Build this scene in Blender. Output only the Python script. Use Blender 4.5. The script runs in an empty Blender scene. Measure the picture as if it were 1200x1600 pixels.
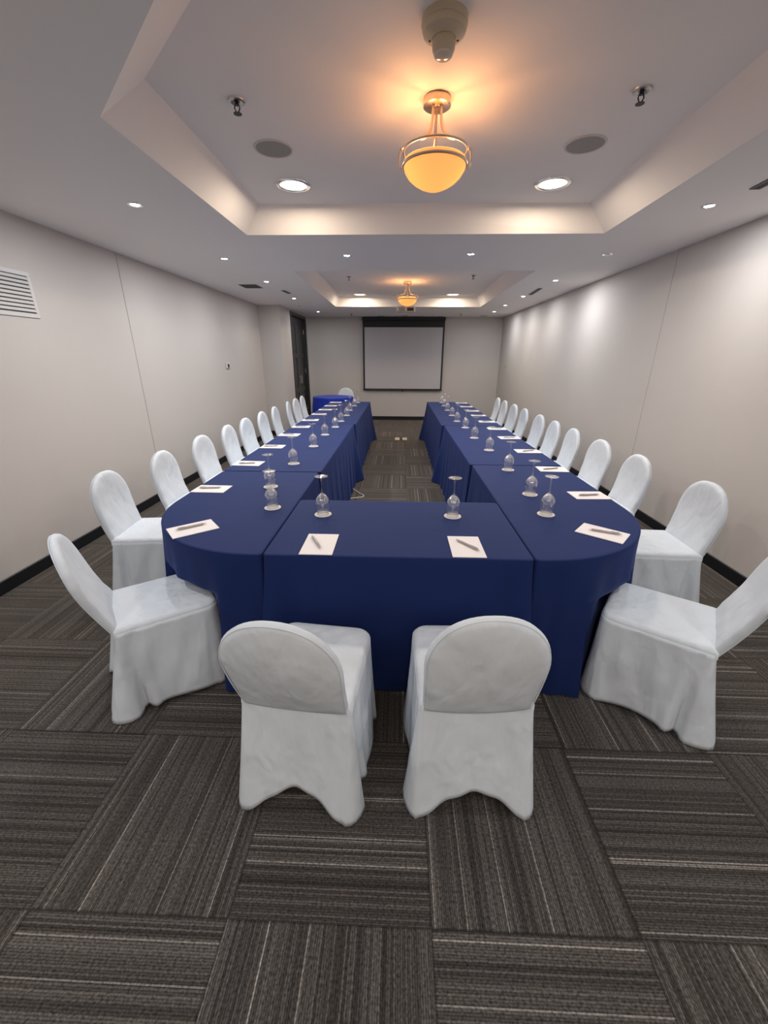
import bpy, math, random
from mathutils import Vector, Matrix
from mathutils.geometry import tessellate_polygon

random.seed(7)
PI = math.pi
SC = bpy.context.scene
COL = SC.collection
R = math.radians

# ------------------------------------------------------------------ camera
F_PX, PITCH, YAW, ROLL, EYE = 627.47, .3672, .0338, .0048, 1.573
cam_d = bpy.data.cameras.new('camera')
cam = bpy.data.objects.new('camera', cam_d)
COL.objects.link(cam)
cam_d.sensor_fit = 'VERTICAL'
cam_d.sensor_height = 24.0
cam_d.lens = 24.0 * F_PX / 1600.0
cam_d.clip_start = .02
_f = Vector((-math.sin(YAW) * math.cos(PITCH), math.cos(YAW) * math.cos(PITCH), -math.sin(PITCH)))
_r = Vector((math.cos(YAW), math.sin(YAW), 0))
_u = _r.cross(_f)
_r2 = _r * math.cos(ROLL) + _u * math.sin(ROLL)
_u2 = -_r * math.sin(ROLL) + _u * math.cos(ROLL)
_m = Matrix((_r2, _u2, -_f)).transposed().to_4x4()
_m.translation = (0, 0, EYE)
cam.matrix_world = _m
SC.camera = cam

# ------------------------------------------------------------------ world, exposure
w = bpy.data.worlds.new('world')
SC.world = w
w.use_nodes = True
w.node_tree.nodes['Background'].inputs[0].default_value = (.02, .02, .022, 1)
w.node_tree.nodes['Background'].inputs[1].default_value = 1.0
SC.view_settings.view_transform = 'Standard'
SC.view_settings.look = 'None'
SC.view_settings.gamma = 1.0
SC.view_settings.use_curve_mapping = False
SC.view_settings.exposure = 0.08
SC.cycles.max_bounces = 10
SC.cycles.diffuse_bounces = 6
SC.cycles.transparent_max_bounces = 24
SC.cycles.sample_clamp_indirect = 6.0
SC.cycles.caustics_reflective = False
SC.cycles.caustics_refractive = False

# lamp strengths (W)
W_SPOT, W_DOWN, W_PEND, W_FILL = 13.8, 13.0, 6.6, 62.0
C_LED, C_WARM, C_PEND = (.96, .97, .98), (1.0, .80, .60), (1.0, .44, .16)

# ------------------------------------------------------------------ helpers
def tag(o, label=None, cat=None, group=None, kind=None):
    if label: o['label'] = label
    if cat: o['category'] = cat
    if group: o['group'] = group
    if kind: o['kind'] = kind
    return o

def obj(name, VF, mat, parent=None, smooth=False, loc=None):
    V, Fc = VF
    me = bpy.data.meshes.new(name)
    me.from_pydata([tuple(v) for v in V], [], [tuple(f) for f in Fc])
    me.update()
    if smooth:
        me.polygons.foreach_set('use_smooth', [True] * len(me.polygons))
        if smooth != 'all':
            me.set_sharp_from_angle(angle=R(38))
    me.materials.append(mat)
    o = bpy.data.objects.new(name, me)
    COL.objects.link(o)
    if parent: o.parent = parent
    if loc: o.location = loc
    return o

def thing(name, label, cat, loc=(0, 0, 0), rz=0, group=None):
    o = bpy.data.objects.new(name, None)
    o.empty_display_size = .1
    COL.objects.link(o)
    o.location = loc
    o.rotation_euler = (0, 0, rz)
    return tag(o, label, cat, group)

def struct(name, VF, mat, parent=None, smooth=False):
    o = obj(name, VF, mat, parent, smooth)
    if not parent: o['kind'] = 'structure'
    return o

def copy_tree(o, parent=None):
    c = o.copy()
    COL.objects.link(c)
    c.parent = parent
    for ch in list(o.children):
        copy_tree(ch, c)
    return c

def join(*parts):
    V, Fc = [], []
    for v, f in parts:
        n = len(V)
        V += list(v)
        Fc += [tuple(i + n for i in q) for q in f]
    return V, Fc

def box(x0, x1, y0, y1, z0, z1, bev=0.0):
    if bev <= 0:
        V = [(x, y, z) for z in (z0, z1) for y in (y0, y1) for x in (x0, x1)]
        return V, [(0, 2, 3, 1), (4, 5, 7, 6), (0, 1, 5, 4), (2, 6, 7, 3), (0, 4, 6, 2), (1, 3, 7, 5)]
    b = min(bev, (x1 - x0) / 2.01, (y1 - y0) / 2.01, (z1 - z0) / 2.01)
    loops = []
    for z, i in ((z0, b), (z0 + b, 0), (z1 - b, 0), (z1, b)):
        loops.append([(x0 + i + (b if i == 0 else 0) * 0, y0 + i, z), (x1 - i, y0 + i, z), (x1 - i, y1 - i, z), (x0 + i, y1 - i, z)])
    # chamfer vertical edges as well
    L = []
    for (z, i) in ((z0, b), (z0 + b, 0), (z1 - b, 0), (z1, b)):
        c = b if i == 0 else b * .5
        X0, X1, Y0, Y1 = x0 + i, x1 - i, y0 + i, y1 - i
        c = min(c, (X1 - X0) / 2.01, (Y1 - Y0) / 2.01)
        L.append([(X0 + c, Y0, z), (X1 - c, Y0, z), (X1, Y0 + c, z), (X1, Y1 - c, z), (X1 - c, Y1, z), (X0 + c, Y1, z), (X0, Y1 - c, z), (X0, Y0 + c, z)])
    return loft(L, True, True)

def loft(loops, cap0=False, cap1=False, closed=True):
    V = [p for l in loops for p in l]
    n = len(loops[0])
    Fc = []
    for k in range(len(loops) - 1):
        for i in range(n if closed else n - 1):
            j = (i + 1) % n
            Fc.append((k * n + i, k * n + j, (k + 1) * n + j, (k + 1) * n + i))
    if cap0: Fc.append(tuple(reversed(range(n))))
    if cap1: Fc.append(tuple(range((len(loops) - 1) * n, len(loops) * n)))
    return V, Fc

def lathe(prof, n=32, c=(0, 0, 0), cap0=False, cap1=False):
    loops = [[(c[0] + r * math.cos(2 * PI * i / n), c[1] + r * math.sin(2 * PI * i / n), c[2] + z) for i in range(n)] for r, z in prof]
    return loft(loops, cap0, cap1)

def tube(pts, r, n=10, closed=False, rs=None):
    pts = [Vector(p) for p in pts]
    N = len(pts)
    loops = []
    up = Vector((0, 0, 1))
    prev = None
    for i, p in enumerate(pts):
        a = pts[(i - 1) % N] if (closed or i > 0) else p
        b = pts[(i + 1) % N] if (closed or i < N - 1) else p
        t = (b - a).normalized()
        if prev is None:
            s = t.cross(up)
            if s.length < .05: s = t.cross(Vector((1, 0, 0)))
        else:
            s = prev - t * prev.dot(t)
        s.normalize()
        prev = s
        q = t.cross(s)
        rr = rs[i] if rs else r
        loops.append([tuple(p + s * rr * math.cos(2 * PI * k / n) + q * rr * math.sin(2 * PI * k / n)) for k in range(n)])
    if closed:
        V, Fc = loft(loops)
        m = (N - 1) * n
        for k in range(n):
            Fc.append((m + k, m + (k + 1) % n, (k + 1) % n, k))
        return V, Fc
    return loft(loops, True, True)

def ring(R0, z, r, n=48, m=10, c=(0, 0)):
    return tube([(c[0] + R0 * math.cos(2 * PI * i / n), c[1] + R0 * math.sin(2 * PI * i / n), z) for i in range(n)], r, m, True)

def cyl(r, z0, z1, n=20, c=(0, 0)):
    return lathe([(r, z0), (r, z1)], n, (c[0], c[1], 0), True, True)

def xf(VF, m):
    V, Fc = VF
    return [tuple(m @ Vector(v)) for v in V], Fc

# ------------------------------------------------------------------ materials
def new_mat(name):
    m = bpy.data.materials.new(name)
    m.use_nodes = True
    return m, m.node_tree, m.node_tree.nodes['Principled BSDF']

def pmat(name, col, rough=.5, metal=0, spec=.5, emis=None, es=0, noise=0, nscale=30, bump=0, bscale=60, sheen=0):
    m, t, b = new_mat(name)
    b.inputs['Base Color'].default_value = (*col, 1)
    b.inputs['Roughness'].default_value = rough
    b.inputs['Metallic'].default_value = metal
    b.inputs['Specular IOR Level'].default_value = spec
    if sheen:
        b.inputs['Sheen Weight'].default_value = sheen
        b.inputs['Sheen Roughness'].default_value = .5
    if emis:
        b.inputs['Emission Color'].default_value = (*emis, 1)
        b.inputs['Emission Strength'].default_value = es
    if noise or bump:
        tc = t.nodes.new('ShaderNodeTexCoord')
    if noise:
        n = t.nodes.new('ShaderNodeTexNoise')
        n.inputs['Scale'].default_value = nscale
        n.inputs['Detail'].default_value = 4
        r = t.nodes.new('ShaderNodeMapRange')
        r.inputs[3].default_value = 1 - noise
        r.inputs[4].default_value = 1 + noise
        mx = t.nodes.new('ShaderNodeMix')
        mx.data_type = 'RGBA'; mx.blend_type = 'MULTIPLY'
        mx.inputs[0].default_value = 1
        mx.inputs[6].default_value = (*col, 1)
        t.links.new(tc.outputs['Object'], n.inputs['Vector'])
        t.links.new(n.outputs[0], r.inputs[0])
        t.links.new(r.outputs[0], mx.inputs[7])
        t.links.new(mx.outputs[2], b.inputs['Base Color'])
    if bump:
        n = t.nodes.new('ShaderNodeTexNoise')
        n.inputs['Scale'].default_value = bscale
        n.inputs['Detail'].default_value = 3
        bp = t.nodes.new('ShaderNodeBump')
        bp.inputs['Strength'].default_value = 1.0
        bp.inputs['Distance'].default_value = bump
        t.links.new(tc.outputs['Object'], n.inputs['Vector'])
        t.links.new(n.outputs[0], bp.inputs['Height'])
        t.links.new(bp.outputs[0], b.inputs['Normal'])
    return m

M = {}
M['wall'] = pmat('painted_wall', (.55, .512, .487), .75, noise=.02, nscale=3, bump=.0006, bscale=140)
M['ceiling'] = pmat('ceiling_paint', (.92, .885, .86), .85, noise=.015, nscale=2)
M['black_trim'] = pmat('black_baseboard', (.006, .007, .01), .45)
M['groove'] = pmat('panel_joint', (.44, .41, .385), .8)
M['dark_wood'] = pmat('dark_door_wood', (.022, .020, .021), .4, noise=.25, nscale=14)
M['metal'] = pmat('brushed_metal', (.55, .52, .48), .35, 1)
M['chrome'] = pmat('chrome', (.8, .8, .8), .15, 1)
M['nickel'] = pmat('satin_nickel', (.62, .50, .40), .32, 1)
M['white_plastic'] = pmat('white_plastic', (.62, .60, .57), .4)
M['cream_plastic'] = pmat('cream_plastic', (.60, .49, .34), .38)
M['dark'] = pmat('dark_plastic', (.02, .02, .022), .5)
M['grey_grille'] = pmat('speaker_cloth_grille', (.36, .35, .33), .8, noise=.15, nscale=400)
M['vent_white'] = pmat('vent_white_metal', (.60, .59, .58), .45)
M['vent_dark'] = pmat('vent_dark', (.03, .03, .032), .7)
M['vent_grey'] = pmat('vent_grey_metal', (.16, .16, .165), .6)
M['paper'] = pmat('paper', (.84, .80, .80), .7)
M['coaster'] = pmat('paper_coaster', (.80, .76, .72), .8, noise=.05, nscale=200)
M['pen'] = pmat('pen_champagne_plastic', (.42, .37, .34), .3, .3)
M['screen_white'] = pmat('screen_matt_white', (.50, .48, .50), .9)
M['screen_black'] = pmat('screen_black_border', (.012, .011, .012), .6)
M['projector'] = pmat('projector_shell', (.60, .56, .52), .4)
M['lens_glass'] = pmat('lens_glass', (.02, .02, .03), .05)
M['led'] = pmat('led_lens', (.9, .95, 1), .4, emis=(.88, .95, 1), es=38)
M['bulb_off'] = pmat('unlit_lens', (.12, .11, .10), .3)
M['down'] = pmat('downlight_diffuser', (1, .9, .8), .4, emis=(1, .80, .56), es=7)
M['bulb'] = pmat('pendant_bulb', (1, .9, .7), .4, emis=(1, .74, .42), es=24)
M['detector_lens'] = pmat('detector_lens', (.75, .62, .50), .12)
M['brass_box'] = pmat('floor_box_metal', (.72, .58, .42), .4, .3)
M['cable'] = pmat('white_cable', (.65, .62, .58), .5)
M['leg'] = pmat('chair_leg_steel', (.02, .02, .022), .35, .6)
M['tabletop'] = pmat('folding_table_laminate', (.35, .30, .24), .5)

def glass_mat():
    m = bpy.data.materials.new('thin_clear_glass')
    m.use_nodes = True
    t = m.node_tree
    t.nodes.clear()
    out = t.nodes.new('ShaderNodeOutputMaterial')
    tr = t.nodes.new('ShaderNodeBsdfTransparent')
    tr.inputs[0].default_value = (.998, 1, 1, 1)
    gl = t.nodes.new('ShaderNodeBsdfGlossy')
    gl.inputs['Roughness'].default_value = .10
    gl.inputs[0].default_value = (1, 1, 1, 1)
    lw = t.nodes.new('ShaderNodeLayerWeight')
    lw.inputs[0].default_value = .5
    mr = t.nodes.new('ShaderNodeMapRange')
    mr.inputs[3].default_value = .13
    mr.inputs[4].default_value = .8
    mx = t.nodes.new('ShaderNodeMixShader')
    pw = t.nodes.new('ShaderNodeMath'); pw.operation = 'POWER'; pw.inputs[1].default_value = 1.8
    t.links.new(lw.outputs['Facing'], pw.inputs[0])
    t.links.new(pw.outputs[0], mr.inputs[0])
    t.links.new(mr.outputs[0], mx.inputs[0])
    t.links.new(tr.outputs[0], mx.inputs[1])
    t.links.new(gl.outputs[0], mx.inputs[2])
    t.links.new(mx.outputs[0], out.inputs[0])
    return m
M['glass'] = glass_mat()

def bowl_mat():
    m = bpy.data.materials.new('frosted_glass_bowl')
    m.use_nodes = True
    t = m.node_tree
    t.nodes.clear()
    out = t.nodes.new('ShaderNodeOutputMaterial')
    tl = t.nodes.new('ShaderNodeBsdfTranslucent')
    tl.inputs[0].default_value = (.50, .36, .20, 1)
    df = t.nodes.new('ShaderNodeBsdfDiffuse')
    df.inputs[0].default_value = (.7, .5, .28, 1)
    mx = t.nodes.new('ShaderNodeMixShader')
    mx.inputs[0].default_value = .35
    em = t.nodes.new('ShaderNodeEmission')
    em.inputs[0].default_value = (1, .60, .22, 1)
    em.inputs[1].default_value = .34
    ad = t.nodes.new('ShaderNodeAddShader')
    t.links.new(tl.outputs[0], mx.inputs[1])
    t.links.new(df.outputs[0], mx.inputs[2])
    t.links.new(mx.outputs[0], ad.inputs[0])
    t.links.new(em.outputs[0], ad.inputs[1])
    t.links.new(ad.outputs[0], out.inputs[0])
    return m
M['bowl'] = bowl_mat()

def cloth_mat(name, col, rough, bump, bscale, bump2, sheen=0, stretch=(1, 1, 1)):
    m, t, b = new_mat(name)
    b.inputs['Base Color'].default_value = (*col, 1)
    b.inputs['Roughness'].default_value = rough
    b.inputs['Specular IOR Level'].default_value = .15
    if sheen:
        b.inputs['Sheen Weight'].default_value = sheen
        b.inputs['Sheen Roughness'].default_value = .4
        b.inputs['Sheen Tint'].default_value = (.30, .42, 1, 1)
    tc = t.nodes.new('ShaderNodeTexCoord')
    mp = t.nodes.new('ShaderNodeMapping')
    mp.inputs['Scale'].default_value = stretch
    n = t.nodes.new('ShaderNodeTexNoise')
    n.inputs['Scale'].default_value = bscale
    n.inputs['Detail'].default_value = 2.5
    n.inputs['Distortion'].default_value = .25
    n2 = t.nodes.new('ShaderNodeTexNoise')
    n2.inputs['Scale'].default_value = 420
    b1 = t.nodes.new('ShaderNodeBump')
    b1.inputs['Distance'].default_value = bump
    b2 = t.nodes.new('ShaderNodeBump')
    b2.inputs['Distance'].default_value = bump2
    t.links.new(tc.outputs['Object'], mp.inputs[0])
    t.links.new(mp.outputs[0], n.inputs['Vector'])
    t.links.new(tc.outputs['Object'], n2.inputs['Vector'])
    t.links.new(n.outputs[0], b1.inputs['Height'])
    t.links.new(n2.outputs[0], b2.inputs['Height'])
    t.links.new(b1.outputs[0], b2.inputs['Normal'])
    t.links.new(b2.outputs[0], b.inputs['Normal'])
    return m
M['white_cloth'] = cloth_mat('white_chair_cover', (.67, .725, .785), .75, .021, 7, .0003, 0, (1.3, 1.3, .7))
M['navy'] = cloth_mat('navy_tablecloth', (.009, .021, .098), .72, .003, 4, .0002, .16)
M['royal'] = cloth_mat('royal_blue_satin', (.012, .035, .36), .42, .004, 5, .0001, .2)

def carpet_mat():
    m, t, b = new_mat('striped_carpet_tiles')
    N, L = t.nodes, t.links
    b.inputs['Roughness'].default_value = .95
    b.inputs['Specular IOR Level'].default_value = .1
    b.inputs['Sheen Weight'].default_value = .22
    b.inputs['Sheen Roughness'].default_value = .45
    b.inputs['Sheen Tint'].default_value = (1, .78, .6, 1)
    S = .61
    def mth(op, a, bb=None, c=None):
        n = N.new('ShaderNodeMath'); n.operation = op
        for k, v in enumerate((a, bb, c)):
            if v is None: continue
            if isinstance(v, (int, float)): n.inputs[k].default_value = v
            else: L.new(v, n.inputs[k])
        return n.outputs[0]
    tc = N.new('ShaderNodeTexCoord')
    sp = N.new('ShaderNodeSeparateXYZ')
    L.new(tc.outputs['Object'], sp.inputs[0])
    u = mth('DIVIDE', mth('ADD', sp.outputs[0], 1.096 + S * 20), S)
    v = mth('DIVIDE', mth('ADD', sp.outputs[1], -.669 + S * 20), S)
    iu, iv = mth('FLOOR', u), mth('FLOOR', v)
    fu, fv = mth('FRACT', u), mth('FRACT', v)
    par = mth('MODULO', mth('ADD', iu, iv), 2.0)          # 0: stripes run along Y
    one = mth('SUBTRACT', 1.0, par)
    a = mth('ADD', mth('MULTIPLY', fu, one), mth('MULTIPLY', fv, par))     # across the stripes
    l = mth('ADD', mth('MULTIPLY', fv, one), mth('MULTIPLY', fu, par))     # along the stripes
    seed = mth('ADD', mth('MULTIPLY', iu, 17.31), mth('MULTIPLY', iv, 5.77))
    def wn(x):
        n = N.new('ShaderNodeTexWhiteNoise'); n.noise_dimensions = '1D'
        L.new(x, n.inputs['W']); return n.outputs['Value']
    tid = wn(seed)
    # ribs: about 72 per tile, tone per rib
    rib = mth('MULTIPLY', a, 92.0)
    ribi = mth('FLOOR', rib)
    tone = wn(mth('ADD', ribi, mth('MULTIPLY', seed, 100.0)))
    wide = N.new('ShaderNodeTexNoise'); wide.noise_dimensions = '1D'
    wide.inputs['Scale'].default_value = 1.0; wide.inputs['Detail'].default_value = 1
    L.new(mth('ADD', mth('MULTIPLY', a, 14.0), mth('MULTIPLY', seed, 9.0)), wide.inputs['W'])
    fine = mth('FLOOR', mth('MULTIPLY', a, 140.0))
    lw_ = wn(mth('ADD', fine, mth('ADD', mth('MULTIPLY', seed, 31.0), 777.0)))
    light = mth('GREATER_THAN', lw_, .968)
    ribf = mth('ABSOLUTE', mth('SUBTRACT', mth('FRACT', rib), .5))         # 0 at the rib's crest
    groove = mth('MULTIPLY', mth('POWER', mth('MULTIPLY', ribf, 2.0), 2.0), .55)
    # loops of yarn along the rib
    nz = N.new('ShaderNodeTexNoise'); nz.inputs['Scale'].default_value = 1.0; nz.inputs['Detail'].default_value = 2
    cv = N.new('ShaderNodeCombineXYZ')
    L.new(mth('ADD', mth('MULTIPLY', a, 92.0), mth('MULTIPLY', seed, 3.0)), cv.inputs[0])
    L.new(mth('MULTIPLY', l, 70.0), cv.inputs[1])
    L.new(cv.outputs[0], nz.inputs['Vector'])
    loopn = mth('SUBTRACT', nz.outputs[0], .5)
    val = mth('ADD', mth('MULTIPLY', tone, .040), .012)
    val = mth('ADD', val, mth('MULTIPLY', wide.outputs[0], .026))
    val = mth('ADD', val, mth('MULTIPLY', mth('MULTIPLY', light, .11), mth('ADD', .75, mth('MULTIPLY', tone, .3))))
    val = mth('MULTIPLY', val, mth('ADD', 1.0, mth('MULTIPLY', loopn, 2.6)))
    val = mth('MULTIPLY', val, mth('SUBTRACT', 1.0, groove))
    # joint between tiles
    eu = mth('MINIMUM', fu, mth('SUBTRACT', 1.0, fu)); ev = mth('MINIMUM', fv, mth('SUBTRACT', 1.0, fv))
    e = mth('MINIMUM', eu, ev)
    jn = mth('ADD', .55, mth('MULTIPLY', mth('GREATER_THAN', e, .006), .45))
    val = mth('MULTIPLY', val, jn)
    val = mth('MULTIPLY', val, mth('ADD', .9, mth('MULTIPLY', tid, .2)))
    val = mth('MAXIMUM', val, .004)
    cc = N.new('ShaderNodeCombineColor')
    val = mth('MULTIPLY', val, 1.6)
    L.new(mth('MULTIPLY', val, 1.06), cc.inputs[0])
    L.new(mth('MULTIPLY', val, .985), cc.inputs[1])
    L.new(mth('MULTIPLY', val, .93), cc.inputs[2])
    L.new(cc.outputs[0], b.inputs['Base Color'])
    bp = N.new('ShaderNodeBump'); bp.inputs['Distance'].default_value = .002
    L.new(mth('ADD', mth('SUBTRACT', .5, ribf), loopn), bp.inputs['Height'])
    L.new(bp.outputs[0], b.inputs['Normal'])
    return m
M['carpet'] = carpet_mat()

# ------------------------------------------------------------------ the room
XL, XR, YF, YB, ZC, ZT = -2.77, 2.55, 11.05, -2.6, 2.513, 2.69
XP = -2.34            # face of the bay with the door, far left
YP = 8.6
T = .12
struct('floor', box(XL - T, XR + T, YB - T, YF + T, -.1, 0), M['carpet'])
struct('wall_left', join(box(XL - T, XL, YB - T, YP + .02, 0, ZC + .3), box(XL - T, XP, YP, 9.38, 0, ZC + .3), box(XL - T, XP, 10.9, YF, 0, ZC + .3), box(XL - T, XP, 9.38, 10.9, 2.49, ZC + .3), box(XL - T, XP - .12, 9.38, 10.9, 0, 2.49)), M['wall'])
struct('wall_right', box(XR, XR + T, YB - T, YF + T, 0, ZC + .3), M['wall'])
struct('wall_far', box(XL - T, XR, YF, YF + T, 0, ZC + .3), M['wall'])
struct('wall_back', box(XL, XR, YB - T, YB, 0, ZC + .3), M['wall'])
bh = .095
struct('baseboard_left', join(box(XL, XL + .014, YB, YP, 0, bh, .003), box(XL, XP, YP - .014, YP, 0, bh, .003), box(XP, XP + .014, YP - .014, 9.38, 0, bh, .003), box(XP, XP + .014, 10.9, YF, 0, bh, .003)), M['black_trim'])
struct('baseboard_right', box(XR - .014, XR, YB, YF, 0, bh, .003), M['black_trim'])
struct('baseboard_far', box(XP, XR - .014, YF - .014, YF, 0, bh, .003), M['black_trim'])
struct('baseboard_back', box(XL, XR, YB, YB + .014, 0, bh, .003), M['black_trim'])
struct('trim_1', box(XL, XL + .003, 4.436, 4.446, bh, ZC), M['groove'])
struct('trim_2', box(XR - .002, XR, 4.396, 4.402, bh, ZC), M['groove'])

# ceiling with two raised trays
o1 = [(-.46, 1.3), (.88, 1.3), (1.58, 2.0), (1.63, 3.88), (-1.275, 3.88), (-1.275, 2.13)]
i1 = [(-.37, 1.5), (.80, 1.5), (1.40, 2.08), (1.44, 3.78), (-1.12, 3.76), (-1.12, 2.25)]
o2 = [(-1.26, 5.36), (1.55, 5.36), (1.58, 8.92), (-1.28, 8.88)]
i2 = [(-1.17, 5.46), (1.46, 5.46), (1.48, 8.86), (-1.19, 8.84)]
outer = [(XL, YB), (XR, YB), (XR, YF), (XL, YF)]
loops = [[Vector((x, y, 0)) for x, y in l] for l in (outer, o1, o2)]
tri = tessellate_polygon(loops)
flat = [(x, y, ZC) for l in (outer, o1, o2) for x, y in l]
cv = (flat, [tuple(q) for q in tri])
parts = [cv]
for oo, ii in ((o1, i1), (o2, i2)):
    parts.append(loft([[(x, y, ZC) for x, y in oo], [(x, y, ZT) for x, y in ii]], False, True))
parts.append(box(XL - T, XR + T, YB - T, YF + T, ZC + .3, ZC + .4))
struct('ceiling', join(*parts), M['ceiling'])

# dark double door in the bay, far left
dx = XP - .06
struct('trim_3', join(box(XP - .12, XP + .012, 9.38, 9.44, 0, 2.49, .004), box(XP - .12, XP + .012, 10.84, 10.9, 0, 2.49, .004), box(XP - .12, XP + .012, 9.44, 10.84, 2.43, 2.49, .004)), M['dark_wood'])
def door_leaf(name, y0, y1, hy):
    zs = [.02, .24, .92, 1.04, 1.62, 1.72, 2.32, 2.42]
    ps = [box(dx - .03, dx, y0, y0 + .1, .01, 2.42, .003), box(dx - .03, dx, y1 - .1, y1, .01, 2.42, .003)]
    for a, b_ in ((.01, .2), (.78, .9), (1.56, 1.66), (2.3, 2.42)):
        ps.append(box(dx - .03, dx, y0 + .1, y1 - .1, a, b_, .003))
    for a, b_ in ((.2, .78), (.9, 1.56), (1.66, 2.3)):
        ps.append(box(dx - .028, dx - .016, y0 + .1, y1 - .1, a, b_))
        ps.append(box(dx - .028, dx - .008, y0 + .14, y1 - .14, a + .04, b_ - .04, .006))
    d = struct(name, join(*ps), M['dark_wood'])
    h = obj('door_handle', join(tube([(dx + .045, hy, .98), (dx + .045, hy, 1.16)], .008, 8), tube([(dx, hy, 1.0), (dx + .045, hy, 1.0)], .006, 8), tube([(dx, hy, 1.14), (dx + .045, hy, 1.14)], .006, 8)), M['metal'], d, True)
    for z in (.3, 1.2, 2.1):
        yy = y0 + .008 if hy > (y0 + y1) / 2 else y1 - .008
        obj('hinge', cyl(.008, z, z + .1, 10, (dx + .008, yy)), M['metal'], d, True)
door_leaf('door_1', 9.45, 10.135, 10.08)
door_leaf('door_2', 10.145, 10.83, 10.2)

# ------------------------------------------------------------------ ceiling fittings
def add_light(kind, parent, loc, energy, color, size=.03, angle=None, blend=.5, rot=None):
    ld = bpy.data.lights.new('lamp_light', kind)
    ld.energy = energy
    ld.color = color
    if kind == 'SPOT':
        ld.spot_size = angle; ld.spot_blend = blend; ld.shadow_soft_size = size
    elif kind == 'POINT':
        ld.shadow_soft_size = size
    else:
        ld.shape = 'DISK'; ld.size = size
    o = bpy.data.objects.new('lamp_light', ld)
    COL.objects.link(o)
    o.parent = parent
    o.location = loc
    if rot: o.rotation_euler = rot
    return o

def make_spot(x, y, label, lit=True, group='recessed led spotlights in the lower ceiling', scale=1.0, watt=None, tilt=0):
    t = thing('recessed_spotlight', label, 'ceiling light', (x, y, ZC), 0, group)
    r = .037 * scale
    obj('trim_ring', lathe([(r * .78, 0), (r * .78, -.002), (r, -.005), (r * 1.25, -.004), (r * 1.3, 0)], 24), M['chrome'], t, True)
    obj('lens', lathe([(r * .8, -.001), (r * .6, -.0035), (0.001, -.0045)], 24), M['led'] if lit else M['bulb_off'], t, True)
    if lit:
        wt = watt or W_SPOT
        add_light('AREA', t, (0, 0, -.012), wt, C_LED, .06)
        add_light('SPOT', t, (0, 0, -.012), wt * .14, C_LED, .03, R(80), .8, (0, tilt, 0))
    return t
rows = [
 (-1.77, 3.16, 'bright led spotlight on the left ceiling strip, nearest the camera', 1),
 (-1.81, 4.72, 'led spotlight on the left ceiling strip, second from the camera', 1),
 (-1.79, 6.05, 'led spotlight on the left ceiling strip just beyond the square grille', 1),
 (-1.82, 7.67, 'led spotlight on the left ceiling strip beyond the narrow slot vent', 1),
 (-1.81, 9.82, 'led spotlight in the far left ceiling corner above the dark door', 1),
 (2.02, 3.26, 'led spotlight on the right ceiling strip, nearest the camera', 1),
 (1.99, 4.58, 'unlit recessed spotlight on the right ceiling strip', 0),
 (2.00, 5.99, 'led spotlight on the right ceiling strip just before the slot vent', 1),
 (2.00, 7.44, 'led spotlight on the right ceiling strip at the far tip of the slot vent', 1),
 (2.00, 8.64, 'led spotlight on the right ceiling strip, second from the far wall', 1),
 (2.04, 9.78, 'led spotlight on the right ceiling strip, nearest the far wall', 1),
 (-.534, 4.60, 'left one of the two led spotlights on the ceiling beam between the trays', 1),
 (.678, 4.56, 'right one of the two led spotlights on the ceiling beam between the trays', 1)]
for x, y, lb, lit in rows:
    make_spot(x, y, lb, bool(lit), watt=W_SPOT * (.62 if y > 7 else (.75 if x > 2.01 else 1)))
for x in (-1.74, 1.74):  # two spotlights added out of view to brighten the near seats
    make_spot(x, 1.15, 'added led spotlight out of view beside the near tray, on the %s ceiling strip' % ('left' if x < 0 else 'right'), True, watt=W_SPOT * .75)
make_spot(-1.99, 8.78, 'tiny unlit ceiling spot left of the far tray corner', False, scale=.5)
for x in (-1.7, .1, 1.9):  # invented ceiling spots, unseen, added as fill light from behind the camera
    for y in (-.4, -1.7):
        t = thing('recessed_spotlight', '%s added fill spotlight in the %s row on the unseen ceiling behind the camera' % ({-1.7: 'left', .1: 'middle', 1.9: 'right'}[x], {-.4: 'nearer', -1.7: 'farther'}[y]), 'ceiling light', (x, y, ZC), 0, 'added fill spotlights behind the camera')
        obj('trim_ring', lathe([(.05, 0), (.05, -.002), (.06, -.005), (.075, -.004), (.078, 0)], 24), M['chrome'], t, True)
        obj('lens', lathe([(.052, -.001), (.03, -.0035), (0.001, -.0045)], 24), M['led'], t, True)
        add_light('AREA', t, (0, 0, -.015), W_FILL / 6, C_WARM if x == .1 else C_LED, .3)

def make_downlight(x, y, label):
    t = thing('recessed_downlight', label, 'ceiling light', (x, y, ZT), 0, 'round warm downlights in the ceiling trays')
    obj('trim_ring', lathe([(.088, 0), (.090, -.006), (.102, -.010), (.116, -.006), (.118, 0)], 40), M['chrome'], t, True)
    obj('diffuser', lathe([(.09, -.002), (.06, -.006), (.03, -.008), (.001, -.0085)], 40), M['down'], t, True)
    add_light('AREA', t, (0, 0, -.02), W_DOWN, C_WARM, .17)
make_downlight(-.757, 3.40, 'round warm downlight in the near tray, left of the pendant')
make_downlight(1.03, 3.41, 'round warm downlight in the near tray, right of the pendant')
make_downlight(-.767, 8.58, 'round warm downlight in the far tray, left of the projector')
make_downlight(.99, 8.58, 'round warm downlight in the far tray, right of the projector')

def make_speaker(x, y, label):
    t = thing('ceiling_speaker', label, 'speaker', (x, y, ZT), 0, 'round speakers in the near ceiling tray')
    obj('rim', lathe([(.098, 0), (.100, -.006), (.108, -.006), (.112, 0)], 40), M['white_plastic'], t, True)
    obj('grille', lathe([(.1, -.003), (.05, -.004), (.001, -.004)], 40), M['grey_grille'], t, True)
make_speaker(-.742, 2.875, 'round flush ceiling speaker left of the near pendant')
make_speaker(1.018, 2.868, 'round flush ceiling speaker right of the near pendant')

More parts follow.
